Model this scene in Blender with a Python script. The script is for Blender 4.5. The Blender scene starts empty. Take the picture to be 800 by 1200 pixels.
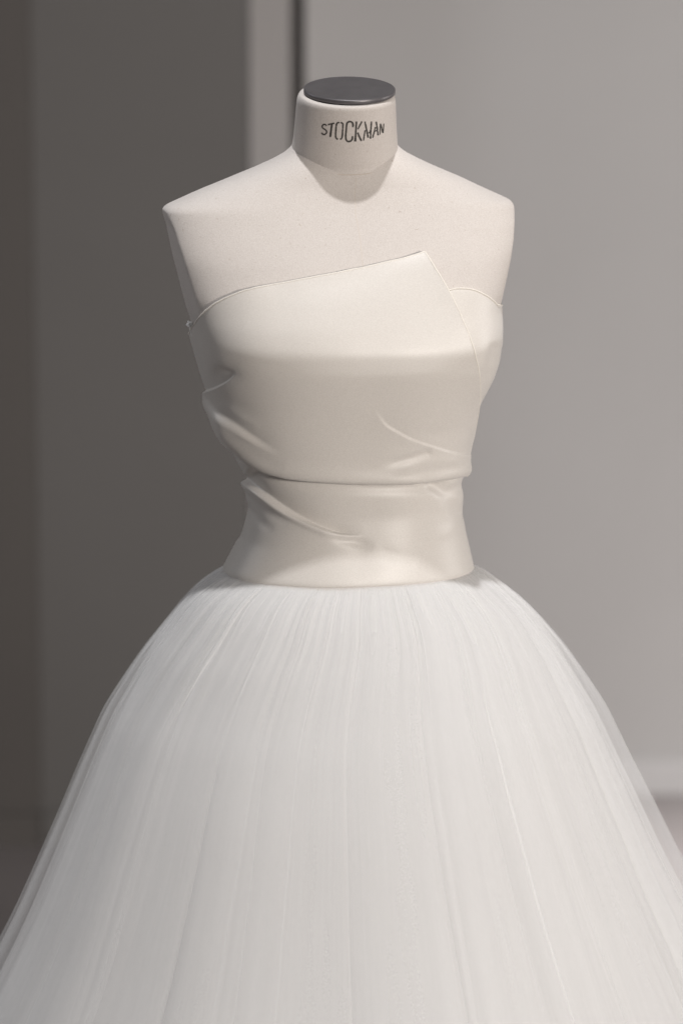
import bpy, bmesh, math, random
import numpy as np
from mathutils import Vector, Matrix
from mathutils.bvhtree import BVHTree

random.seed(7)
rng = np.random.default_rng(11)
SC = bpy.context.scene
COL = SC.collection
R = math.radians

# ------------------------------------------------------------------ camera
CAM_D, CAM_H, AIM_Z = 4.0, 1.75, 1.033
cam_loc = np.array([0.0, -CAM_D, CAM_H])
pitch = math.atan2(CAM_H - AIM_Z, CAM_D)
dist = math.hypot(CAM_D, CAM_H - AIM_Z)
PX = 0.000925                                   # metres per photo pixel on the form's own plane
cd = bpy.data.cameras.new("camera")
cam = bpy.data.objects.new("camera", cd)
COL.objects.link(cam)
cam.location = cam_loc
cam.rotation_euler = (math.pi / 2 - pitch, 0, 0)
cd.sensor_fit = 'VERTICAL'
cd.sensor_height = 36.0
cd.lens = 36.0 * dist / (1200 * PX)
cd.clip_end = 100
cd.dof.use_dof = True
cd.dof.focus_distance = dist - 0.10
cd.dof.aperture_fstop = 3.0
SC.camera = cam

# ------------------------------------------------------------------ world, lamps, exposure
w = bpy.data.worlds.new("World")
SC.world = w
w.use_nodes = True
bg = w.node_tree.nodes["Background"]
bg.inputs[0].default_value = (1.0, 0.97, 0.96, 1)
bg.inputs[1].default_value = 0.10
SC.view_settings.view_transform = 'Standard'
SC.view_settings.look = 'None'
SC.view_settings.exposure = 0
SC.view_settings.gamma = 1
SC.cycles.use_denoising = True
SC.cycles.max_bounces = 10
SC.cycles.transparent_max_bounces = 40


def lamp(kind, name, loc, target, energy, color=(1, 1, 1), **kw):
    d = bpy.data.lights.new(name, kind)
    d.energy = energy
    d.color = color
    for k, v in kw.items():
        setattr(d, k, v)
    o = bpy.data.objects.new(name, d)
    COL.objects.link(o)
    o.location = loc
    o.rotation_euler = (Vector(target) - Vector(loc)).to_track_quat('-Z', 'Y').to_euler()
    return o


lamp('SPOT', 'ceiling_spot', (0.08, -1.20, 6.0), (0.02, -0.10, 1.0), 815, (0.99, 0.99, 1.0),
     spot_size=R(17), spot_blend=0.55, shadow_soft_size=0.075)
lamp('AREA', 'front_fill', (1.85, -2.9, 1.6), (0.0, 0, 0.98), 89, (1, 0.935, 0.87), shape='DISK', size=0.4)
lamp('AREA', 'side_glow', (-2.2, 0.6, 2.4), (0, 0, 1.1), 15, (0.95, 0.96, 1.0), shape='DISK', size=0.8)
lamp('AREA', 'wall_washer', (2.3, 0.3, 1.3), (1.0, 2.8, 0.5), 36, (1, 0.965, 0.95), shape='DISK', size=0.7)
lamp('SPOT', 'floor_spot', (0.95, 1.95, 3.6), (0.95, 1.88, 0), 1050, (1, 0.97, 0.96),
     spot_size=R(36), spot_blend=1.0, shadow_soft_size=0.05)

# ------------------------------------------------------------------ photo measuring helpers
fwd = np.array([0, math.cos(pitch), -math.sin(pitch)])
upv = np.array([0, math.sin(pitch), math.cos(pitch)])


def ray(px, py):
    d = fwd + ((px - 400) * PX / dist) * np.array([1.0, 0, 0]) + ((600 - py) * PX / dist) * upv
    return d / np.linalg.norm(d)


def at(px, py, Y=0.0):
    d = ray(px, py)
    return cam_loc + d * ((Y - cam_loc[1]) / d[1])


def project(P):
    q = P - cam_loc
    dep = q @ fwd
    return 400 + q[..., 0] / dep * dist / PX, 600 - (q @ upv) / dep * dist / PX


def row_z(r):
    """height of the point on the plane y=0 that the photo shows in row r (works on arrays)"""
    t = (600 - np.asarray(r, float)) * PX / dist
    dy = math.cos(pitch) + t * math.sin(pitch)
    dz = -math.sin(pitch) + t * math.cos(pitch)
    return CAM_H + dz / dy * CAM_D


def col_x(r, c):
    t = (600 - np.asarray(r, float)) * PX / dist
    dy = math.cos(pitch) + t * math.sin(pitch)
    return (np.asarray(c, float) - 400) * PX / dist / dy * CAM_D


def sstep(a, b, x):
    t = np.clip((x - a) / (b - a), 0, 1)
    return t * t * (3 - 2 * t)


def table(rows, vals, sigma=4.0, step=0.5):
    rows = np.asarray(rows, float)
    vals = np.asarray(vals, float)
    xs = np.arange(rows[0], rows[-1] + step, step)
    ys = np.interp(xs, rows, vals)
    n = int(3 * sigma / step)
    k = np.exp(-0.5 * (np.arange(-n, n + 1) * step / sigma) ** 2)
    k /= k.sum()
    pad = np.concatenate([2 * ys[0] - ys[n:0:-1], ys, 2 * ys[-1] - ys[-2:-n - 2:-1]])
    ys = np.convolve(pad, k, 'valid')
    return lambda r: np.interp(r, xs, ys)


def spline(pts, n=12):
    P = np.asarray(pts, float)
    P = np.vstack([2 * P[0] - P[1], P, 2 * P[-1] - P[-2]])
    out = []
    for i in range(1, len(P) - 2):
        t = np.linspace(0, 1, n, endpoint=False)[:, None]
        p0, p1, p2, p3 = P[i - 1], P[i], P[i + 1], P[i + 2]
        out.append(0.5 * (2 * p1 + (p2 - p0) * t + (2 * p0 - 5 * p1 + 4 * p2 - p3) * t ** 2
                          + (3 * p1 - p0 - 3 * p2 + p3) * t ** 3))
    out.append(P[-2][None])
    return np.vstack(out)


def polydist(x, y, pts, n=10):
    """distance to a curve, side of it (+ below on the picture when drawn left to right), place along it 0..1"""
    C = spline(pts, n)
    best = np.full(x.shape, 1e9)
    side = np.zeros(x.shape)
    par = np.zeros(x.shape)
    L = np.concatenate([[0], np.cumsum(np.linalg.norm(np.diff(C, axis=0), axis=1))])
    for i in range(len(C) - 1):
        ax, ay = C[i]
        dx, dy = C[i + 1] - C[i]
        l2 = dx * dx + dy * dy
        t = np.clip(((x - ax) * dx + (y - ay) * dy) / l2, 0, 1)
        ex, ey = x - ax - t * dx, y - ay - t * dy
        d = np.hypot(ex, ey)
        m = d < best
        best = np.where(m, d, best)
        side = np.where(m, np.sign(dx * ey - dy * ex), side)
        par = np.where(m, (L[i] + t * math.sqrt(l2)) / L[-1], par)
    return best, side, par


# ------------------------------------------------------------------ mesh and material helpers
def mesh_obj(name, verts, faces, mat, parent=None, smooth=True):
    me = bpy.data.meshes.new(name)
    me.from_pydata([tuple(v) for v in verts] if not isinstance(verts, np.ndarray) else verts.tolist(), [], faces)
    me.validate()
    o = bpy.data.objects.new(name, me)
    COL.objects.link(o)
    if mat:
        me.materials.append(mat)
    if smooth:
        me.polygons.foreach_set("use_smooth", [True] * len(me.polygons))
    if parent:
        o.parent = parent
    return o


def grid_obj(name, P, mat, parent=None, wrap=False, uv=None):
    """P: rows x cols x 3"""
    nr, nc = P.shape[:2]
    idx = np.arange(nr * nc).reshape(nr, nc)
    if wrap:
        nx = np.roll(idx, -1, axis=1)
        a, b, c, d = idx[:-1], nx[:-1], nx[1:], idx[1:]
    else:
        a, b, c, d = idx[:-1, :-1], idx[:-1, 1:], idx[1:, 1:], idx[1:, :-1]
    F = np.stack([a, b, c, d], -1).reshape(-1, 4).astype(np.int32)
    me = bpy.data.meshes.new(name)
    V = P.reshape(-1, 3).astype(np.float32)
    me.vertices.add(len(V))
    me.vertices.foreach_set("co", V.ravel())
    me.loops.add(F.size)
    me.loops.foreach_set("vertex_index", F.ravel())
    me.polygons.add(len(F))
    me.polygons.foreach_set("loop_start", np.arange(0, F.size, 4, dtype=np.int32))
    me.polygons.foreach_set("use_smooth", np.ones(len(F), bool))
    if uv is not None:
        lay = me.uv_layers.new(name="UVMap")
        lay.data.foreach_set("uv", uv.reshape(-1, 2)[F.ravel()].astype(np.float32).ravel())
    me.update(calc_edges=True)
    me.validate()
    if mat:
        me.materials.append(mat)
    o = bpy.data.objects.new(name, me)
    COL.objects.link(o)
    if parent:
        o.parent = parent
    return o


def box_obj(name, lo, hi, mat, parent=None, bevel=0.0):
    bm = bmesh.new()
    bmesh.ops.create_cube(bm, size=1)
    lo, hi = Vector(lo), Vector(hi)
    for v in bm.verts:
        v.co = Vector([(lo[i] + hi[i]) / 2 + v.co[i] * (hi[i] - lo[i]) for i in range(3)])
    if bevel:
        bmesh.ops.bevel(bm, geom=list(bm.edges), offset=bevel, segments=2, affect='EDGES')
    me = bpy.data.meshes.new(name)
    bm.to_mesh(me)
    bm.free()
    me.materials.append(mat)
    o = bpy.data.objects.new(name, me)
    COL.objects.link(o)
    if parent:
        o.parent = parent
    return o


def material(name):
    m = bpy.data.materials.new(name)
    m.use_nodes = True
    nt = m.node_tree
    return m, nt, nt.nodes["Principled BSDF"], nt.nodes["Material Output"]


def nd(nt, typ, **kw):
    n = nt.nodes.new(typ)
    for k, v in kw.items():
        if k in n.inputs:
            n.inputs[k].default_value = v
        else:
            setattr(n, k, v)
    return n


def noise_color(name, c1, c2, scale, rough, bump=0.0, detail=4, stretch=(1, 1, 1), bump_scale=None):
    m, nt, p, out = material(name)
    tc = nd(nt, 'ShaderNodeTexCoord')
    mp = nd(nt, 'ShaderNodeMapping')
    mp.inputs['Scale'].default_value = stretch
    nt.links.new(tc.outputs['Object'], mp.inputs[0])
    n = nd(nt, 'ShaderNodeTexNoise', Scale=scale, Detail=detail)
    nt.links.new(mp.outputs[0], n.inputs['Vector'])
    r = nd(nt, 'ShaderNodeValToRGB')
    r.color_ramp.elements[0].position = 0.3
    r.color_ramp.elements[1].position = 0.7
    r.color_ramp.elements[0].color = (*c1, 1)
    r.color_ramp.elements[1].color = (*c2, 1)
    nt.links.new(n.outputs[0], r.inputs[0])
    nt.links.new(r.outputs[0], p.inputs['Base Color'])
    p.inputs['Roughness'].default_value = rough
    if bump:
        n2 = nd(nt, 'ShaderNodeTexNoise', Scale=bump_scale or scale, Detail=3)
        nt.links.new(mp.outputs[0], n2.inputs['Vector'])
        b = nd(nt, 'ShaderNodeBump', Strength=bump, Distance=0.001)
        nt.links.new(n2.outputs[0], b.inputs['Height'])
        nt.links.new(b.outputs[0], p.inputs['Normal'])
    return m


# wall / floor
M_wall = noise_color('grey_wall_paint', (0.46, 0.45, 0.445), (0.485, 0.475, 0.47), 2.0, 0.75)
M_dark = noise_color('shade_toned_wall_paint', (0.138, 0.131, 0.125), (0.150, 0.143, 0.137), 2.0, 0.8)  # darker grey stands in for the weaker light on the left wall
M_taupe = noise_color('taupe_panel_paint', (0.105, 0.095, 0.088), (0.115, 0.105, 0.097), 2.0, 0.8)
M_slot = noise_color('painted_recess_shade', (0.125, 0.117, 0.112), (0.135, 0.127, 0.122), 3.0, 0.9)  # dark tone paints the shade inside the recess
M_pil = noise_color('dimmed_grey_wall_paint', (0.39, 0.372, 0.366), (0.41, 0.392, 0.386), 2.0, 0.75)  # the grey wall's paint, darkened to stand for dimmer light on the strip
M_base = noise_color('light_toned_baseboard_paint', (0.54, 0.53, 0.53), (0.57, 0.56, 0.56), 2.0, 0.6)  # paler than the wall: light caught by the baseboard, put into its colour
M_floor = noise_color('pale_polished_floor', (0.225, 0.203, 0.20), (0.245, 0.222, 0.219), 3.0, 0.4, 0.05)

# linen of the form
def make_linen():
    m, nt, p, out = material('ecru_linen')
    tc = nd(nt, 'ShaderNodeTexCoord')
    n = nd(nt, 'ShaderNodeTexNoise', Scale=820.0, Detail=3.0, Roughness=0.65)
    nt.links.new(tc.outputs['Object'], n.inputs['Vector'])
    n2 = nd(nt, 'ShaderNodeTexNoise', Scale=14.0, Detail=3.0)
    nt.links.new(tc.outputs['Object'], n2.inputs['Vector'])
    mx = nd(nt, 'ShaderNodeMath', operation='MULTIPLY_ADD')
    mx.inputs[1].default_value = 0.12
    nt.links.new(n2.outputs[0], mx.inputs[0])
    nt.links.new(n.outputs[0], mx.inputs[2])
    r = nd(nt, 'ShaderNodeValToRGB')
    r.color_ramp.elements[0].position = 0.36
    r.color_ramp.elements[1].position = 0.74
    r.color_ramp.elements[0].color = (0.50, 0.457, 0.425, 1)
    r.color_ramp.elements[1].color = (0.61, 0.57, 0.54, 1)
    nt.links.new(mx.outputs[0], r.inputs[0])
    # a few slubs
    n3 = nd(nt, 'ShaderNodeTexNoise', Scale=330.0, Detail=0.0)
    nt.links.new(tc.outputs['Object'], n3.inputs['Vector'])
    r3 = nd(nt, 'ShaderNodeValToRGB')
    r3.color_ramp.elements[0].position = 0.14
    r3.color_ramp.elements[0].color = (0.85, 0.82, 0.79, 1)
    r3.color_ramp.elements[1].position = 0.20
    mm = nd(nt, 'ShaderNodeMix', data_type='RGBA', blend_type='MULTIPLY')
    mm.inputs[0].default_value = 1
    nt.links.new(n3.outputs[0], r3.inputs[0])
    nt.links.new(r.outputs[0], mm.inputs[6])
    nt.links.new(r3.outputs[0], mm.inputs[7])
    nt.links.new(mm.outputs[2], p.inputs['Base Color'])
    p.inputs['Roughness'].default_value = 0.95
    p.inputs['Specular IOR Level'].default_value = 0.15
    p.inputs['Sheen Weight'].default_value = 0.12
    b = nd(nt, 'ShaderNodeBump', Strength=0.4, Distance=0.0006)
    nt.links.new(n.outputs[0], b.inputs['Height'])
    nt.links.new(b.outputs[0], p.inputs['Normal'])
    return m


M_linen = make_linen()
M_seam = noise_color('linen_seam_thread', (0.50, 0.44, 0.38), (0.56, 0.50, 0.44), 300, 0.95)
M_ink = noise_color('black_stencil_ink', (0.028, 0.026, 0.024), (0.07, 0.063, 0.056), 900, 0.8)
M_cap = noise_color('dark_satin_metal', (0.12, 0.112, 0.117), (0.145, 0.137, 0.141), 60, 0.42, 0.05)
M_cap.node_tree.nodes["Principled BSDF"].inputs['Metallic'].default_value = 0.55
M_tape = noise_color('white_tape', (0.86, 0.85, 0.84), (0.92, 0.91, 0.90), 200, 0.7, 0.4)


def make_satin():
    m, nt, p, out = material('ivory_duchess_satin')
    tc = nd(nt, 'ShaderNodeTexCoord')
    mp = nd(nt, 'ShaderNodeMapping')
    mp.inputs['Scale'].default_value = (1, 1, 3.5)
    nt.links.new(tc.outputs['Object'], mp.inputs[0])
    n = nd(nt, 'ShaderNodeTexNoise', Scale=520.0, Detail=2.0)
    nt.links.new(mp.outputs[0], n.inputs['Vector'])
    n2 = nd(nt, 'ShaderNodeTexNoise', Scale=9.0, Detail=2.0)
    nt.links.new(tc.outputs['Object'], n2.inputs['Vector'])
    r = nd(nt, 'ShaderNodeValToRGB')
    r.color_ramp.elements[0].position = 0.3
    r.color_ramp.elements[1].position = 0.7
    r.color_ramp.elements[0].color = (0.575, 0.542, 0.505, 1)
    r.color_ramp.elements[1].color = (0.66, 0.627, 0.59, 1)
    nt.links.new(n.outputs[0], r.inputs[0])
    nt.links.new(r.outputs[0], p.inputs['Base Color'])
    p.inputs['Roughness'].default_value = 0.45
    p.inputs['Specular IOR Level'].default_value = 0.46
    p.inputs['Sheen Weight'].default_value = 0.15
    p.inputs['Sheen Roughness'].default_value = 0.4
    b = nd(nt, 'ShaderNodeBump', Strength=0.10, Distance=0.0005)
    nt.links.new(n.outputs[0], b.inputs['Height'])
    b2 = nd(nt, 'ShaderNodeBump', Strength=0.25, Distance=0.004)
    nt.links.new(n2.outputs[0], b2.inputs['Height'])
    nt.links.new(b.outputs[0], b2.inputs['Normal'])
    nt.links.new(b2.outputs[0], p.inputs['Normal'])
    return m


M_satin = make_satin()
M_edge = noise_color('satin_binding', (0.68, 0.64, 0.585), (0.73, 0.69, 0.63), 300, 0.5)
M_hem = noise_color('waist_seam_cord', (0.42, 0.36, 0.28), (0.52, 0.46, 0.38), 300, 0.7)


def make_tulle(name, lo, hi, col=(0.86, 0.85, 0.84), streak=170.0):
    """net: part see-through, part white threads; the share of thread varies from pleat to pleat"""
    m, nt, p, out = material(name)
    nt.nodes.remove(p)
    tc = nd(nt, 'ShaderNodeTexCoord')
    mp = nd(nt, 'ShaderNodeMapping')
    mp.inputs['Scale'].default_value = (streak, 1.6, 1)
    nt.links.new(tc.outputs['UV'], mp.inputs[0])
    n = nd(nt, 'ShaderNodeTexNoise', Scale=1.0, Detail=3.0, Roughness=0.55)
    nt.links.new(mp.outputs[0], n.inputs['Vector'])
    g = nd(nt, 'ShaderNodeTexNoise', Scale=700.0, Detail=1.0)
    nt.links.new(tc.outputs['Object'], g.inputs['Vector'])
    ad = nd(nt, 'ShaderNodeMath', operation='MULTIPLY_ADD')
    ad.inputs[1].default_value = 0.10
    nt.links.new(g.outputs[0], ad.inputs[0])
    nt.links.new(n.outputs[0], ad.inputs[2])
    mpb = nd(nt, 'ShaderNodeMapping')
    mpb.inputs['Scale'].default_value = (streak * 0.16, 0.9, 1)
    nt.links.new(tc.outputs['UV'], mpb.inputs[0])
    nb = nd(nt, 'ShaderNodeTexNoise', Scale=1.0, Detail=2.0)
    nt.links.new(mpb.outputs[0], nb.inputs['Vector'])
    ab = nd(nt, 'ShaderNodeMath', operation='MULTIPLY_ADD')
    ab.inputs[1].default_value = 0.9
    ab0 = nd(nt, 'ShaderNodeMath', operation='SUBTRACT')
    ab0.inputs[1].default_value = 0.5
    nt.links.new(nb.outputs[0], ab0.inputs[0])
    nt.links.new(ab0.outputs[0], ab.inputs[0])
    nt.links.new(ad.outputs[0], ab.inputs[2])
    ad = ab
    mr = nd(nt, 'ShaderNodeMapRange')
    mr.inputs['From Min'].default_value = 0.25
    mr.inputs['From Max'].default_value = 0.85
    mr.inputs['To Min'].default_value = lo
    mr.inputs['To Max'].default_value = hi
    nt.links.new(ad.outputs[0], mr.inputs['Value'])
    d = nd(nt, 'ShaderNodeBsdfDiffuse')
    d.inputs[0].default_value = (*col, 1)
    t = nd(nt, 'ShaderNodeBsdfTranslucent')
    t.inputs[0].default_value = (*col, 1)
    ms = nd(nt, 'ShaderNodeMixShader')
    ms.inputs[0].default_value = 0.42
    nt.links.new(d.outputs[0], ms.inputs[1])
    nt.links.new(t.outputs[0], ms.inputs[2])
    tr = nd(nt, 'ShaderNodeBsdfTransparent')
    m2 = nd(nt, 'ShaderNodeMixShader')
    nt.links.new(mr.outputs[0], m2.inputs[0])
    nt.links.new(tr.outputs[0], m2.inputs[1])
    nt.links.new(ms.outputs[0], m2.inputs[2])
    nt.links.new(m2.outputs[0], out.inputs[0])
    return m


M_lining = make_tulle('white_under_tulle', 0.97, 1.0, (0.86, 0.852, 0.843))
M_tulle = make_tulle('white_tulle', 0.24, 0.42, (0.875, 0.87, 0.865), 90)
M_sheer = make_tulle('sheer_white_tulle', 0.08, 0.24, (0.895, 0.892, 0.89), 120)


# ------------------------------------------------------------------ the setting
def structure(o, label):
    o['kind'] = 'structure'
    o['label'] = label
    return o


fl = grid_obj('floor', np.array([[[-9, -6, 0], [9, -6, 0]], [[-9, 9, 0], [9, 9, 0]]], float), M_floor)
structure(fl, 'pale polished gallery floor with a bright pool of light')
YR, YL = 2.80, 2.44


def xat(px, Y):
    return float(at(px, 500, Y)[0])


x_slot1 = xat(358, YR)
x_slot0 = xat(342, YR)
wr = structure(box_obj('wall', (x_slot1, YR, -0.05), (7, YR + 0.2, 4.6), M_wall), 'plain pale grey wall behind the dress at right')
box_obj('baseboard', (x_slot1, YR - 0.018, -0.02), (7, YR - 0.001, 0.062), M_base, wr, 0.004)
xl = xat(291, YL)
pil = structure(box_obj('pilaster', (xl + 0.003, YL + 0.10, -0.05), (x_slot0, YR + 0.2, 4.6), M_pil), 'narrow pale upright strip of wall behind the neck')
gap = structure(box_obj('wall_recess', (x_slot0 + 0.001, YR + 0.035, -0.05), (x_slot1 - 0.001, YR + 0.07, 4.6), M_slot), 'narrow recess between strip and grey wall, its shade painted dark')
wl = structure(box_obj('partition_wall', (xat(42, YL), YL, -0.05), (xl, YL + 0.16, 4.6), M_dark), 'partition wall at left of the form, its shade painted dark grey')
box_obj('baseboard', (xat(42, YL), YL - 0.016, -0.02), (xl, YL - 0.001, 0.058), M_dark, wl, 0.004)
w2 = structure(box_obj('side_panel', (-7, YL - 0.006, -0.05), (xat(42, YL) - 0.0005, YL + 0.16, 4.6), M_taupe), 'taupe side panel at the far left edge')
box_obj('baseboard', (-7, YL - 0.022, -0.02), (xat(42, YL) - 0.0005, YL - 0.007, 0.058), M_taupe, w2, 0.004)

# ------------------------------------------------------------------ body surface shared by form and gown
YAW = R(10)
FRONT = table([150, 175, 195, 215, 235, 260, 300, 340, 370, 394, 420, 460, 500, 545, 590, 630, 660, 700, 780],
              [.044, .051, .058, .062, .070, .083, .105, .123, .135, .141, .138, .124, .110, .096, .091, .097, .105, .114, .12], 5)
BACK = table([150, 175, 200, 240, 300, 400, 500, 590, 660, 780],
             [.046, .052, .060, .072, .088, .095, .080, .074, .100, .12], 10)
TL = table([160, 165, 172, 178, 184, 190, 196, 203, 210, 217, 224, 230, 235, 239, 243, 250, 262, 280, 300, 320, 340, 360, 380, 400, 455, 550, 600, 660, 720, 780],
           [350, 345, 340, 333, 322, 309, 295, 277, 260, 242, 225, 212, 200, 193.5, 191, 192, 195, 198, 202, 207, 212, 217.5, 224, 238, 256, 298, 304, 276, 262, 250], 1.6)
TR = table([160, 165, 172, 178, 184, 190, 196, 203, 210, 217, 224, 230, 235, 239, 243, 250, 262, 280, 300, 320, 340, 360, 380, 400, 455, 550, 600, 660, 720, 780],
           [461, 463, 467, 475, 486, 498, 511, 527, 543, 557, 572, 585, 596, 601, 602.8, 603, 602.5, 601, 597.5, 593, 588, 583, 578, 572, 556, 534, 530, 544, 552, 560], 1.6)
GL = table([270, 290, 320, 340, 360, 380, 400, 420, 440, 460, 480, 487, 500, 520, 540, 555, 570, 590, 605, 625, 645, 660, 680, 720],
           [196, 200, 208, 214, 219, 224, 229.5, 235, 240, 245, 248, 249.5, 256, 267, 279, 288, 291, 292, 288, 281, 270, 262, 254, 240], 3)
GR = table([270, 290, 320, 340, 360, 380, 400, 420, 440, 460, 480, 500, 520, 540, 555, 570, 590, 605, 625, 645, 660, 680, 720],
           [603, 600, 596, 592, 588.5, 588.5, 587.5, 584, 578, 570, 562, 555, 549.5, 546, 545, 543.5, 542, 542.5, 547, 552, 555, 561, 572], 3)
NEXP = table([150, 200, 245, 300, 390, 480, 570, 660, 780], [2.0, 2.1, 2.3, 2.5, 2.75, 2.5, 2.3, 2.2, 2.1], 10)
CLIP = table([150, 238, 246, 262, 290, 340, 380, 400, 420, 780], [1.0, 1.0, .985, .955, .935, .935, .955, 1.0, 1.0, 1.0], 2)


def ring_xy(th, r, plates, off):
    n = NEXP(r)
    if plates:
        off = off - 0.012 * sstep(400, 460, r)
    c, s = np.cos(th), np.sin(th)
    rho = (np.abs(c) ** n + np.abs(s) ** n) ** (-1 / n)
    lx, ly = rho * s, -rho * c
    if plates:
        cl = CLIP(r)
        k = 0.012
        a = np.abs(lx)
        h = np.clip(0.5 + 0.5 * (cl - a) / k, 0, 1)
        sm = a * h + cl * (1 - h) - k * h * (1 - h)
        lx = np.sign(lx) * np.where(cl < 0.999, sm, a)
    return lx, np.where(ly < 0, ly * (FRONT(r) + off), ly * (BACK(r) + off))


class Body:
    def __init__(self, L, Rr, plates, off):
        self.L, self.R, self.plates, self.off = L, Rr, plates, off
        self.rs = np.arange(150, 781, 2.0)
        th = np.linspace(0, 2 * math.pi, 720, endpoint=False)
        lo, hi = [], []
        for r in self.rs:
            x, _ = self.raw(th, np.full_like(th, r))
            lo.append(x.min())
            hi.append(x.max())
        self.lo, self.hi = np.array(lo), np.array(hi)

    def raw(self, th, r):
        lx, y = ring_xy(th, r, self.plates, self.off)
        xl = col_x(r, self.L(r))
        xr = col_x(r, self.R(r))
        A = (xr - xl) / 2
        x = lx * A
        return x * math.cos(YAW) - y * math.sin(YAW), x * math.sin(YAW) + y * math.cos(YAW)

    def P(self, th, r):
        x, y = self.raw(th, r)
        lo = np.interp(r, self.rs, self.lo)
        hi = np.interp(r, self.rs, self.hi)
        xl = col_x(r, self.L(r))
        xr = col_x(r, self.R(r))
        x = xl + (x - lo) / (hi - lo) * (xr - xl)
        return np.stack([x, y, row_z(r)], -1)

    def N(self, th, r):
        e = 0.01
        a = self.P(th + e, r) - self.P(th - e, r)
        b = self.P(th, r + 1.0) - self.P(th, r - 1.0)
        n = np.cross(b, a)
        return n / np.maximum(np.linalg.norm(n, axis=-1, keepdims=True), 1e-9)


TORSO = Body(TL, TR, True, 0.0)
GOWN = Body(GL, GR, False, 0.0045)

TH = np.linspace(0, 2 * math.pi, 300, endpoint=False)


def tables_grid(body, th, rows):
    T, Q = np.meshgrid(th, rows)
    return body.P(T, Q), T, Q


# lookup (photo pixel -> theta, row) on the gown surface by sampling the visible front
_T, _Q = np.meshgrid(np.linspace(-1.75, 1.75, 700), np.arange(270, 720, 1.0))
_Pg = GOWN.P(_T, _Q)
_gx, _gy = project(_Pg)
_face = (GOWN.N(_T, _Q) * (cam_loc - _Pg)).sum(-1) > 0


def chart(px, py, grids=(_gx, _gy, _face, _T, _Q)):
    gx, gy, fc, T, Q = grids
    d = (gx - px) ** 2 + (gy - py) ** 2 + np.where(fc, 0, 400)
    i = np.argmin(d)
    return T.flat[i], Q.flat[i]


def chart_curve(pts, n=10):
    c = np.array([chart(*p) for p in spline(pts, n)])
    for _ in range(2):
        c[1:-1] = (c[:-2] + 2 * c[1:-1] + c[2:]) / 4
    return c


def resample(c, n):
    L = np.concatenate([[0], np.cumsum(np.linalg.norm(np.diff(c, axis=0) * np.array([140, 1]), axis=1))])
    u = np.linspace(0, L[-1], n)
    return np.stack([np.interp(u, L, c[:, 0]), np.interp(u, L, c[:, 1])], -1)


# ------------------------------------------------------------------ dress form
form = bpy.data.objects.new('dress_form', None)
COL.objects.link(form)
form['label'] = "headless ecru linen tailor's dress form wearing the white gown"
form['category'] = 'dress form'

rows_t = np.concatenate([np.arange(160, 260, 0.9), np.arange(260, 480, 2.0), np.arange(480, 741, 6.0)])
Pt, _, _ = tables_grid(TORSO, TH, rows_t)
torso = grid_obj('torso', Pt, M_linen, form, wrap=True)
# lid under the neck
mid = Pt[0].mean(0)

# centre front seam, running down from the neck
seam_rows = np.arange(190, 345, 2.0)
th0 = np.array([chart(421 - 0.02 * (q - 240), q, (lambda T, Q, P: (*project(P), np.ones(T.shape, bool), T, Q))(
    *(lambda T, Q: (T, Q, TORSO.P(T, Q)))(*np.meshgrid(np.linspace(-.6, .6, 240), np.arange(180, 350, 2.0)))))[0] for q in (240, 262, 285, 305)]).mean()
sw = np.array([-1, 0, 1]) * 0.00045
Ps = []
for q in seam_rows:
    p = TORSO.P(np.array([th0]), np.array([q]))[0]
    n = TORSO.N(np.array([th0]), np.array([q]))[0]
    Ps.append([p + np.array([sw[0], 0, 0]) - n * 0.0003, p + n * 0.00035, p + np.array([sw[2], 0, 0]) - n * 0.0003])
grid_obj('front_seam', np.array(Ps), M_seam, form)

# neck: leaning forward so that the cap overhangs the throat
NECK = [  # photo row of centre, column of centre, y of centre, half width px, half depth m, tilt deg
    (197, 403.5, 0.0030, 70, 0.064, 13),
    (188, 403.5, 0.0002, 65.5, 0.0615, 13),
    (180, 403.5, -0.0025, 63, 0.0595, 13),
    (170, 404, -0.0090, 60.8, 0.0577, 13),
    (159, 404.5, -0.0155, 59.4, 0.0562, 12.7),
    (147, 404.7, -0.0220, 58.4, 0.0552, 12.4),
    (135, 405, -0.0280, 57.6, 0.0546, 12.2),
    (123, 405.3, -0.0340, 56.8, 0.0541, 12),
    (114, 405.5, -0.0385, 56, 0.0536, 12),
    (109.5, 405.7, -0.0407, 54.8, 0.0525, 12),
    (107, 405.8, -0.0418, 52.6, 0.0505, 12),
    (106.4, 405.8, -0.0420, 48, 0.046, 12),
]
nk = np.array(NECK)
ts = np.linspace(0, len(NECK) - 1, 70)
nkd = spline(nk, 8)


def neck_ring(v, th):
    r, c, y0, hw, hd, tl = v
    z = float(row_z(r))
    x0 = float(col_x(r, c))
    # centre sits at depth y0: undo perspective on the column only slightly
    a = hw * PX
    tl = R(tl)
    roll = R(1.6)
    lx = a * np.sin(th)
    ly = -hd * np.cos(th)
    return np.stack([x0 + lx, y0 + ly * math.cos(tl), z + y0 * -0.0 + ly * math.sin(tl) - lx * math.sin(roll) * 0.6], -1)


nth = np.linspace(0, 2 * math.pi, 160, endpoint=False)
Pn = np.array([neck_ring(v, nth) for v in nkd])
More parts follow.
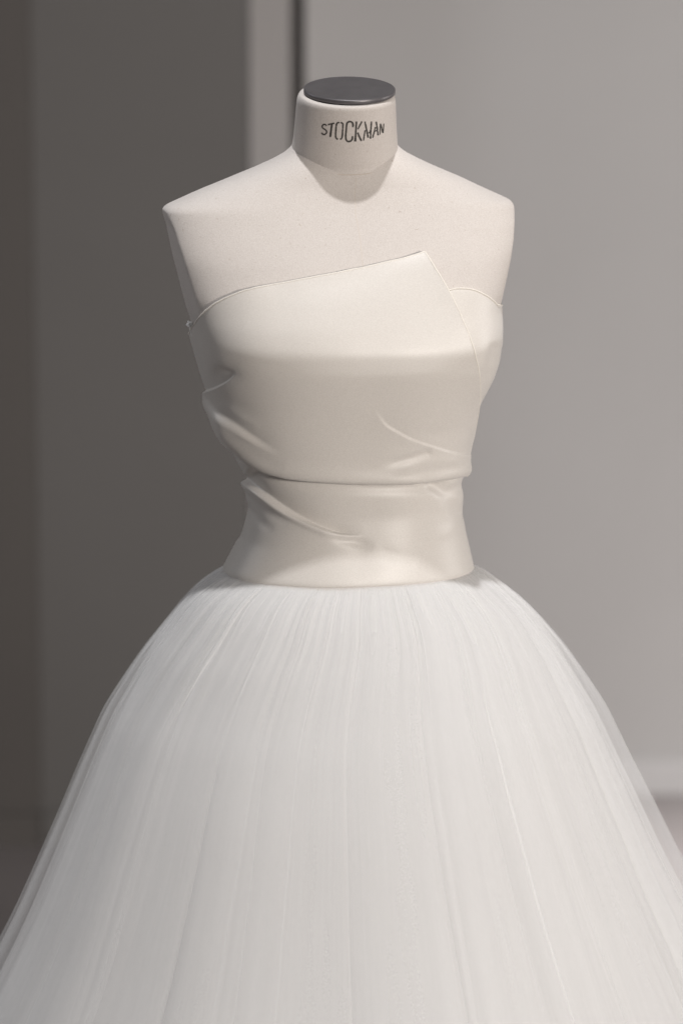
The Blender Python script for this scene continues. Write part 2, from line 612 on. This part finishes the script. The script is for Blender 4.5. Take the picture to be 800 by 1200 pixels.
# its foot runs out smoothly onto the shoulders
bvh_torso = BVHTree.FromPolygons([Vector(v) for v in Pt.reshape(-1, 3)],
                                 [(i * len(TH) + j, i * len(TH) + (j + 1) % len(TH), (i + 1) * len(TH) + (j + 1) % len(TH), (i + 1) * len(TH) + j)
                                  for i in range(110) for j in range(len(TH))])
axis = Vector((float(col_x(185, 403.5)), 0.01, float(row_z(185))))
for i in range(len(Pn)):
    k = float(sstep(171, 196, np.array(nkd[i, 0])))
    if k <= 0:
        continue
    for j in range(len(nth)):
        h = bvh_torso.find_nearest(Vector(Pn[i, j]))
        n = h[1]
        if n.dot(h[0] - axis) < 0:
            n = -n
        q = np.array(h[0] + n * (0.0009 * (1 - k) - 0.0004 * k))
        Pn[i, j] = Pn[i, j] * (1 - k) + q * k
neck = grid_obj('neck', Pn, M_linen, form, wrap=True)

# seam where the neck joins the shoulders: thin cord lying along neck ring
ringi = Pn[int(np.argmin(np.abs(nkd[:, 0] - 184)))]
cen = ringi.mean(0)
tube = []
for k in range(len(ringi)):
    o = ringi[k] - cen
    o /= np.linalg.norm(o)
    tube.append([ringi[k] + o * 0.0003 * math.cos(a) + np.array([0, 0, 0.0005]) * math.sin(a) for a in np.linspace(0, 2 * math.pi, 6, endpoint=False)])
tube = np.array(tube)
tube = np.concatenate([tube, tube[:1]], 0)
grid_obj('neck_seam', tube, M_seam, neck, wrap=True)

# cap: a thin dark disc with a softened rim
bm = bmesh.new()
prof = [(0, .0052), (.0495, .0052), (.0503, .0049), (.0507, .0043), (.0507, .0012), (.0500, .0004), (.0475, 0.0), (.0475, -.004)]
SEG = 128
vr = []
top_c = bm.verts.new((0, 0, prof[0][1]))
for rr, zz in prof[1:]:
    vr.append([bm.verts.new((rr * 0.94 * math.sin(2 * math.pi * i / SEG) / 0.94, -rr * 0.965 * math.cos(2 * math.pi * i / SEG), zz)) for i in range(SEG)])
for i in range(SEG):
    bm.faces.new((top_c, vr[0][(i + 1) % SEG], vr[0][i]))
for a, b in zip(vr[:-1], vr[1:]):
    for i in range(SEG):
        bm.faces.new((a[i], a[(i + 1) % SEG], b[(i + 1) % SEG], b[i]))
bmesh.ops.recalc_face_normals(bm, faces=bm.faces)
me = bpy.data.meshes.new('neck_cap')
bm.to_mesh(me)
bm.free()
me.materials.append(M_cap)
for p in me.polygons:
    p.use_smooth = len(p.vertices) == 4
capo = bpy.data.objects.new('neck_cap', me)
COL.objects.link(capo)
capo.parent = form
tp = neck_ring(nk[-1], nth).mean(0)
capo.location = (float(col_x(104, 409.3)), tp[1], tp[2] + 0.0005)
capo.rotation_euler = (R(12), R(0.8), 0)
capo.scale = (0.95, 0.95, 1)

# stencilled word on the neck
F = []
for i in range(len(Pn) - 1):
    for j in range(len(nth)):
        k = (j + 1) % len(nth)
        F.append((i * len(nth) + j, i * len(nth) + k, (i + 1) * len(nth) + k, (i + 1) * len(nth) + j))
bvh_neck = BVHTree.FromPolygons([Vector(v) for v in Pn.reshape(-1, 3)], F)


def hit(bvh, px, py):
    d = ray(px, py)
    h = bvh.ray_cast(Vector(cam_loc), Vector(d))
    return h[0], h[1]


LET = {
    'S': [([(120, 116), (106, 103), (84, 104), (71, 122), (78, 142), (98, 155), (117, 172), (118, 194), (102, 210), (80, 210), (62, 194)], 13)],
    'T': [([(133, 104), (206, 87)], 13), ([(178, 97), (159, 242)], 16)],
    'O': [([(260, 80), (240, 84), (228, 100), (221, 170), (218, 225), (226, 255), (244, 266)], 14),
          ([(272, 80), (290, 86), (298, 104), (295, 170), (291, 230), (283, 256), (266, 266)], 14)],
    'C': [([(407, 132), (409, 104), (400, 80), (378, 70), (355, 76), (341, 98), (334, 170), (329, 235), (336, 274), (358, 289), (385, 283), (400, 262), (404, 230)], 16)],
    'K': [([(447, 68), (433, 290)], 18), ([(508, 68), (484, 112), (462, 155)], 13), ([(460, 190), (476, 230), (502, 284)], 15)],
    'M': [([(542, 165), (534, 215), (524, 280)], 12), ([(540, 70), (556, 150), (576, 248)], 15), ([(612, 68), (606, 160), (600, 260)], 14), ([(604, 160), (584, 200)], 10)],
    'A': [([(655, 130), (642, 185), (624, 250)], 12), ([(663, 70), (674, 140), (684, 222)], 14), ([(640, 178), (674, 168)], 11)],
    'N': [([(711, 92), (703, 214)], 11), ([(710, 94), (724, 145), (738, 196)], 13), ([(747, 92), (740, 196)], 10)],
}
lv, lf = [], []
for ch, strokes in LET.items():
    for pts, wd in strokes:
        c = spline(pts, 6) if len(pts) > 2 else np.linspace(pts[0], pts[1], 8)
        tg = np.gradient(c, axis=0)
        tg /= np.linalg.norm(tg, axis=1, keepdims=True)
        nn = np.stack([-tg[:, 1], tg[:, 0]], -1)
        base = len(lv)
        wv = 1.25 * wd * (1 + 0.10 * rng.standard_normal(len(c)))
        for k in range(len(c)):
            for sgn in (-0.5, 0.5):
                q = c[k] + nn[k] * wv[k] * sgn
                px, py = 370 + q[0] / 9.41, 135 + q[1] / 9.41
                h, nrm = hit(bvh_neck, px, py)
                if nrm.dot(Vector(cam_loc) - h) < 0:
                    nrm = -nrm
                lv.append(np.array(h + nrm * 0.00018))
        for k in range(len(c) - 1):
            a = base + 2 * k
            lf.append((a, a + 1, a + 3, a + 2))
mesh_obj('lettering', np.array(lv), lf, M_ink, neck, smooth=False)

# ------------------------------------------------------------------ the gown
gown = bpy.data.objects.new('wedding_gown', None)
COL.objects.link(gown)
gown['label'] = 'strapless ivory satin wedding gown with full white tulle skirt on the form'
gown['category'] = 'wedding dress'

D_ = lambda *a: polydist(*a)


def facing(P, N):
    v = cam_loc - P
    v /= np.linalg.norm(v, axis=-1, keepdims=True)
    return sstep(-0.85, -0.35, (N * v).sum(-1))


def gauss(d, s):
    return np.exp(-0.5 * (d / s) ** 2)


def pleat(x, y, pts, w_in, w_out, lift, sink, f0, f1, soft=1.2):
    """a fold edge: below the line the cloth is lifted, above it sunk; fades in / out along it"""
    d, s, t = D_(x, y, pts)
    fade = sstep(0, f0, t) * (1 - sstep(f1, 1.0, t)) if f0 > 0 else (1 - sstep(f1, 1.0, t))
    below = lift * np.exp(-d / w_out) * np.where(s > 0, 1, 0)
    above = -sink * np.exp(-d / w_in) * np.where(s > 0, 0, 1)
    edge = sstep(-soft, soft, d * s)
    return fade * (lift * np.exp(-d / w_out) * edge - sink * np.exp(-d / w_in) * (1 - edge))


# --- bodice: the fitted layer all round (shows as the right cup and the waist)
HEM = 667.0
thb = np.linspace(-math.pi, math.pi, 520, endpoint=True)
# top edge row as a function of theta
cup = chart_curve([(500, 352), (512, 345), (525, 339.5), (537, 337.5), (550, 338.5), (562, 342), (573, 348), (581, 354), (585.5, 360)])
lt = chart(226, 388)
top_pts = [(-math.pi, 372), (-2.6, 376), (-1.9, 386), (lt[0], 388), (-1.0, 378), (-0.5, 364), (0.1, 356)] + [tuple(c) for c in cup[4::6]]
last = cup[-1]
top_pts += [(last[0] + .25, last[1] + 3), (2.4, 366), (math.pi, 372)]
tpz = np.array(top_pts)
tpz = tpz[np.argsort(tpz[:, 0])]
TOP = np.interp(thb, tpz[:, 0], tpz[:, 1])
nv = 300
vv = np.linspace(0, 1, nv)[:, None]
Q = HEM + (TOP[None] - HEM) * vv
T = np.repeat(thb[None], nv, 0)
P = GOWN.P(T, Q)
N = GOWN.N(T, Q)
px, py = project(P)
wf = facing(P, N)
disp = np.zeros(px.shape)
# waist pleat with a rolled lip
WP = [(283, 553), (290, 563), (303, 574), (322, 588.5), (346, 604), (370, 616), (396, 625), (428, 627.5)]
disp += pleat(px, py, WP, 10, 26, 0.0052, 0.0042, 0.08, 0.75)
d, s, t = D_(px, py, [(x, y + 4) for x, y in WP])
disp += 0.0016 * gauss(d, 2.6) * (1 - sstep(.75, 1, t))
# second soft valley right of the pleat end
d, s, t = D_(px, py, [(378, 624), (398, 631), (420, 636), (446, 645)])
disp -= 0.0022 * gauss(d, 4.0) * sstep(0, .3, t) * (1 - sstep(.5, 1, t))
# tuck at the right, under the drape edge
d, s, t = D_(px, py, [(508, 570), (523, 576), (536, 573), (547, 564)])
disp -= 0.0032 * gauss(d, 4.5)
d, s, t = D_(px, py, [(513, 570), (523, 583), (533, 597), (543, 613)])
disp -= 0.0016 * gauss(d, 5.0) * (1 - sstep(.7, 1, t))
d, s, t = D_(px, py, [(300, 553), (325, 560), (355, 566), (400, 570), (440, 571.5), (480, 571), (520, 567)])
disp -= 0.0032 * gauss(d, 5.0)
for pts, am, wd in [([(290, 575), (312, 597), (340, 614)], -.0010, 4), ([(291, 592), (306, 610), (322, 622)], -.0012, 4.5),
                    ([(543, 606), (524, 622), (498, 630)], .0009, 5),
                    ([(440, 640), (462, 652), (490, 658)], -.0008, 6)]:
    d, s, t = D_(px, py, pts)
    disp += am * gauss(d, wd) * np.sin(np.pi * np.clip(t, 0, 1)) ** .7
# left waist pinch
d, s, t = D_(px, py, [(286, 586), (291, 596), (287, 612), (281, 628)])
disp -= 0.0014 * gauss(d, 3.0)
# cup pinch on the right
d, s, t = D_(px, py, [(580, 410), (570, 440), (558, 470)])
disp -= 0.0022 * gauss(d, 5.0)
d, s, t = D_(px, py, [(560, 500), (558, 470), (552, 422), (536, 372), (512, 322)])
disp -= 0.0030 * gauss(d, 12)
# broad softness of stiff satin
disp += 0.0011 * np.sin(px / 23.0 + 1.2 + py / 60) * np.sin(py / 31.0)
disp *= wf
# rounded hem, rolled top edge
disp -= 0.0030 * np.exp(-(HEM - Q) / 2.2)
disp -= 0.0012 * np.exp(-(Q - TOP[None]) / 1.5)
Pb = P + N * disp[..., None]


def two_faced(P, N, th):
    return np.concatenate([P, (P - N * th)[::-1], P[:1]], 0)


bodice = grid_obj('bodice', two_faced(Pb, N, 0.0012), M_satin, gown)


def cord(name, pts, rad, mat, parent, nseg=7):
    pts = np.asarray(pts)
    tg = np.gradient(pts, axis=0)
    tg /= np.linalg.norm(tg, axis=1, keepdims=True)
    ref = np.array([0, 0.3, 1.0])
    a = np.cross(tg, ref)
    a /= np.linalg.norm(a, axis=1, keepdims=True)
    b = np.cross(tg, a)
    an = np.linspace(0, 2 * math.pi, nseg, endpoint=False)
    G = pts[:, None] + rad * (np.cos(an)[None, :, None] * a[:, None] + np.sin(an)[None, :, None] * b[:, None])
    return grid_obj(name, G, mat, parent, wrap=True)


cord('waist_piping', Pb[0] + N[0] * 0.0006 + np.array([0, 0, -0.0004]), 0.0011, M_hem, bodice)
cord('top_binding', Pb[-1] + N[-1] * 0.0004, 0.0010, M_edge, bodice)

# --- wrap panel: stiff satin drape across the bust
thL = -2.7
topc = chart_curve([(226, 391), (231, 381), (239, 370), (250, 359.5), (266, 350), (290, 341), (320, 334), (360, 326.5), (400, 319), (450, 308.5), (496, 297.5)])
topc = np.vstack([[(thL, topc[0, 1] - 2), (thL * .5 + topc[0, 0] * .5, topc[0, 1] + 0.0)], topc])
lowc = chart_curve([(251, 491), (257, 503), (268, 520), (284, 535), (302, 546.5), (325, 555.5), (355, 561.5), (400, 565.5), (440, 567), (480, 566.5), (520, 563), (546, 558)])
lowc = np.vstack([[(thL, lowc[0, 1] - 8), (thL * .5 + lowc[0, 0] * .5, lowc[0, 1] - 4)], lowc])
rigc = chart_curve([(546, 558), (548, 545), (550, 530), (553, 510), (556, 488), (557, 466), (555.5, 445), (551, 422), (544, 398), (534, 372), (521, 343), (508, 319), (496, 297.5)])
nS, nT = 400, 330
Bc, Tc = resample(lowc, nS), resample(topc, nS)
Rc = resample(rigc, nT)
Lc = np.stack([np.full(nT, thL), np.linspace(lowc[0, 1], topc[0, 1], nT)], -1)
Rc[0], Rc[-1] = Bc[-1], Tc[-1]
s_ = np.linspace(0, 1, nS)[None, :, None]
t_ = np.linspace(0, 1, nT)[:, None, None]
UV = ((1 - t_) * Bc[None] + t_ * Tc[None] + (1 - s_) * Lc[:, None] + s_ * Rc[:, None]
      - ((1 - s_) * (1 - t_) * Bc[0] + s_ * (1 - t_) * Bc[-1] + (1 - s_) * t_ * Tc[0] + s_ * t_ * Tc[-1]))
T, Q = UV[..., 0], UV[..., 1]
P = GOWN.P(T, Q)
N = GOWN.N(T, Q)
px, py = project(P)
wf = facing(P, N)
off = 0.0032 + 0.0022 * (1 - sstep(285, 345, px)) * (1 - sstep(400, 470, py))
# the free corner and right edge stand off the chest
d, s, t = D_(px, py, [(546, 558), (552, 520), (556.5, 470), (551, 422), (534, 372), (508, 319), (496, 297.5)])
off += 0.0080 * np.exp(-d / 20) * sstep(0.15, .55, t) * (0.55 + 0.45 * sstep(0, 90, np.hypot(px - 496, py - 298)))
off += 0.0012 * np.exp(-np.hypot(px - 496, py - 298) / 60)
dt_, s, t = D_(px, py, [(226, 391), (239, 370), (266, 350), (320, 334), (400, 319), (496, 297.5)])
off -= 0.0036 * np.exp(-dt_ / 22) * sstep(285, 350, px)
disp = np.zeros(px.shape)
LOW = [(226, 455), (240, 474), (250, 489), (257, 503), (268, 520), (284, 535), (302, 546.5), (325, 555.5), (355, 561.5), (400, 565.5), (440, 567), (480, 566.5), (520, 563), (546, 558)]
dl, s, tl = D_(px, py, LOW)
disp += 0.0026 * gauss(dl - 7, 7.0)                        # puffed drape edge
off += 0.0044 * np.exp(-dl / 26) * sstep(.1, .4, tl) * (1 - sstep(.8, .97, tl))
disp -= 0.0046 * np.exp(-dl / 2.6)                         # curls under
# lip at the left and the valley above it
disp += pleat(px, py, [(226, 432), (236, 448), (244, 462), (252, 475), (264, 488), (284, 502), (310, 519), (334, 532)], 16, 18, 0.0040, 0.0020, 0.5, 0.62, 4.0)
d, s, t = D_(px, py, [(232, 458), (240, 470), (247, 482), (256, 494), (270, 510), (292, 527), (320, 543)])
disp += 0.0042 * gauss(d, 6.0) * sstep(.15, .5, t) * (1 - sstep(.5, 1, t))
# dart at the left side of the bust
disp += pleat(px, py, [(222, 468), (232, 463.5), (242, 458.5), (253, 454), (264, 448), (273, 441), (279, 434)], 12, 12, 0.0018, 0.0044, 0.45, 0.8, 1.8)
d = np.hypot((px - 268) * .8, (py - 439))
disp -= 0.0030 * gauss(d, 7)
# lower right dart: thin lip running to the side
DR = [(436, 474), (444, 486), (452, 496), (466, 505), (482, 513.5), (510, 523.5), (530, 529.5), (549, 533)]
disp += pleat(px, py, DR, 16, 13, 0.0009, 0.0011, 0.25, 0.98, 1.8)
d, s, t = D_(px, py, [(442, 545), (464, 539), (486, 533), (506, 526)])
disp -= 0.0020 * gauss(d, 3.2) * sstep(0, .4, t) * (1 - sstep(.85, 1, t))
d, s, t = D_(px, py, [(444, 553), (470, 546), (500, 539), (530, 538)])
disp += 0.0014 * gauss(d, 5) * sstep(0, .4, t)
for pts, am, wd in [([(262, 470), (284, 488), (306, 500)], .0011, 4), ([(270, 512), (300, 531), (336, 545)], -.0012, 4.5),
                    ([(540, 545), (500, 551), (455, 557)], -.0009, 3.5), ([(546, 500), (520, 507), (492, 508)], -.0009, 5)]:
    d, s, t = D_(px, py, pts)
    disp += am * gauss(d, wd) * np.sin(np.pi * np.clip(t, 0, 1)) ** .7
disp += 0.0010 * np.sin(px / 41.0 + py / 55.0 + 0.6) * np.sin(py / 37.0 + 1.0)
disp *= wf
tot = off + disp
low = 0.0014 * wf
tot = low + 0.0007 * np.log1p(np.exp(np.clip((tot - low) / 0.0007, -30, 30)))
Pw = P + N * tot[..., None]
wrap = grid_obj('wrap_panel', two_faced(Pw, N, 0.0016), M_satin, gown)
cord('panel_edge', np.vstack([Pw[-1] - N[-1] * 0.0006]), 0.0011, M_edge, wrap)
cord('panel_edge', Pw[:, -1] - N[:, -1] * 0.0008, 0.0012, M_edge, wrap)

# --- little crumpled hanging tape at the left armpit
c0 = at(224, 381, -0.045)
bm = bmesh.new()
bmesh.ops.create_icosphere(bm, subdivisions=3, radius=1)
for v in bm.verts:
    n = v.co.copy()
    k = 1 + 0.28 * math.sin(7 * n.x + 3 * n.z) * math.cos(6 * n.y - 4 * n.z) + 0.15 * math.sin(15 * n.z + 9 * n.x)
    v.co = Vector((n.x * 0.0048, n.y * 0.0048, n.z * 0.0034)) * k
    v.co = Matrix.Rotation(R(35), 3, 'Y') @ v.co + Vector(c0)
me = bpy.data.meshes.new('tape_loop')
bm.to_mesh(me)
bm.free()
me.materials.append(M_tape)
for p in me.polygons:
    p.use_smooth = True
o = bpy.data.objects.new('tape_loop', me)
COL.objects.link(o)
o.parent = gown
lp = [at(222.5, 382, -.045), at(224, 389, -.046), at(227, 395, -.047), at(230, 399, -.047)]
cord('tape_tail', spline(np.array(lp), 6), 0.0011, M_tape, o)

# --- tulle skirt
SKL = table([648, 656, 662, 668, 676, 687, 705, 722, 755, 795, 835, 890, 950, 1005, 1060, 1090, 1200, 1400, 1705],
            [268, 262, 254, 243, 231, 216, 200, 188, 164, 140, 116, 91, 65.5, 41, 16, 1, -58, -150, -270], 3.5)
SKR = table([648, 656, 662, 668, 676, 687, 705, 722, 755, 785, 830, 885, 935, 985, 1012, 1060, 1200, 1400, 1705],
            [551, 556, 563, 573, 586, 600, 622, 638, 664, 683, 711, 737, 762, 786, 800, 826, 902, 990, 1110], 3.5)
KD = table([640, 700, 900, 1200, 1705], [0.80, 0.82, 0.90, 0.95, 0.97], 20)


def tulle_layer(name, mat, scale, seed, nt, nvv, amp, rad, fmin, fmax, nf, lin=False, lift=0.0):
    g = np.random.default_rng(seed)
    v = np.linspace(0, 1, nvv) ** 1.6
    rows = 664 + (1702 - 664) * v
    t = np.linspace(0, 2 * math.pi, nt, endpoint=False)
    T, Rw = np.meshgrid(t, rows)
    dth = np.zeros_like(T)
    dr = np.zeros_like(T)
    down = np.clip((Rw - 664) / 1040, 0, 1)
    for _ in range(nf):
        n = int(g.integers(fmin, fmax))
        ph = g.uniform(0, 2 * math.pi)
        c = amp * g.uniform(0.5, 1.3) / math.sqrt(nf)
        # pleats wander a little on their way down
        wob = g.uniform(-1.2, 1.2) * down + g.uniform(-.5, .5) * np.sin(down * g.uniform(3, 9))
        env = (0.5 + 0.5 * np.sin(g.integers(1, 5) * T + g.uniform(0, 6))) * 0.9 + 0.25
        a = n * T + ph + wob
        lowf = math.sqrt(20.0 / n)
        dth += env * c / n * np.sin(a)
        dr += env * c * lowf * np.cos(a)
    th = T + dth
    sc = 1 - (1 - scale) * sstep(0.0, 0.16, down)

    gat = np.zeros_like(T)
    for _ in range(6):
        n = int(g.integers(50, 150))
        gat += (0.4 + 0.6 * np.sin(g.integers(2, 9) * T + g.uniform(0, 6))) * np.sin(n * T + g.uniform(0, 6))
    gat *= 0.0011 * sstep(0.0, 0.012, down) * (1 - sstep(0.03, 0.20, down))

    def cone(tt, rw, scl, extra):
        xl, xr = col_x(rw, SKL(rw)), col_x(rw, SKR(rw))
        k = (xr - xl) / 2 * scl + extra
        return np.stack([(xl + xr) / 2 + k * np.sin(tt), -k * KD(rw) * np.cos(tt), row_z(rw)], -1)

    common = np.zeros_like(T)
    gc = np.random.default_rng(77)
    for _ in range(9):
        n = int(gc.integers(4, 24))
        common += gc.uniform(.4, 1.0) * math.sqrt(8 / n) * np.sin(n * th + gc.uniform(0, 6) + gc.uniform(-1, 1) * down)
    common *= 0.0034 * down ** 0.7

    P = cone(th, Rw, sc, dr * rad * (0.05 + 1.30 * down ** 0.8) + gat + common)
    r0 = np.full_like(Rw, 664.0)
    hemr = GOWN.P(th, r0 + 1.0)
    hemr[..., :2] -= (0.0022 + 0.03 * (1 - scale)) * GOWN.N(th, r0)[..., :2]
    delta = hemr - cone(th, r0, 1.0, 0.0)
    delta[..., 2] = 0
    P += delta * (1 - sstep(0.0, 0.16, down))[..., None]
    P[..., 2] = np.maximum(P[..., 2], 0.006)
    uv = np.stack([T / (2 * math.pi), v[:, None] + 0 * T], -1)
    o = grid_obj(name, P, mat, gown, wrap=True, uv=uv)
    return o


tulle_layer('underskirt', M_lining, 0.855, 1, 700, 60, 0.4, 0.004, 5, 30, 9)
tulle_layer('tulle_layer', M_tulle, 0.895, 2, 1500, 70, 1.3, 0.0068, 6, 34, 9)
tulle_layer('tulle_layer', M_tulle, 0.918, 3, 1500, 70, 1.4, 0.0072, 6, 32, 9)
tulle_layer('tulle_layer', M_tulle, 0.943, 4, 1500, 70, 1.4, 0.0072, 5, 30, 9)
tulle_layer('tulle_layer', M_sheer, 0.978, 5, 1500, 70, 1.3, 0.0058, 5, 28, 8)
tulle_layer('tulle_layer', M_sheer, 1.0, 6, 1500, 70, 1.1, 0.0055, 4, 26, 7)
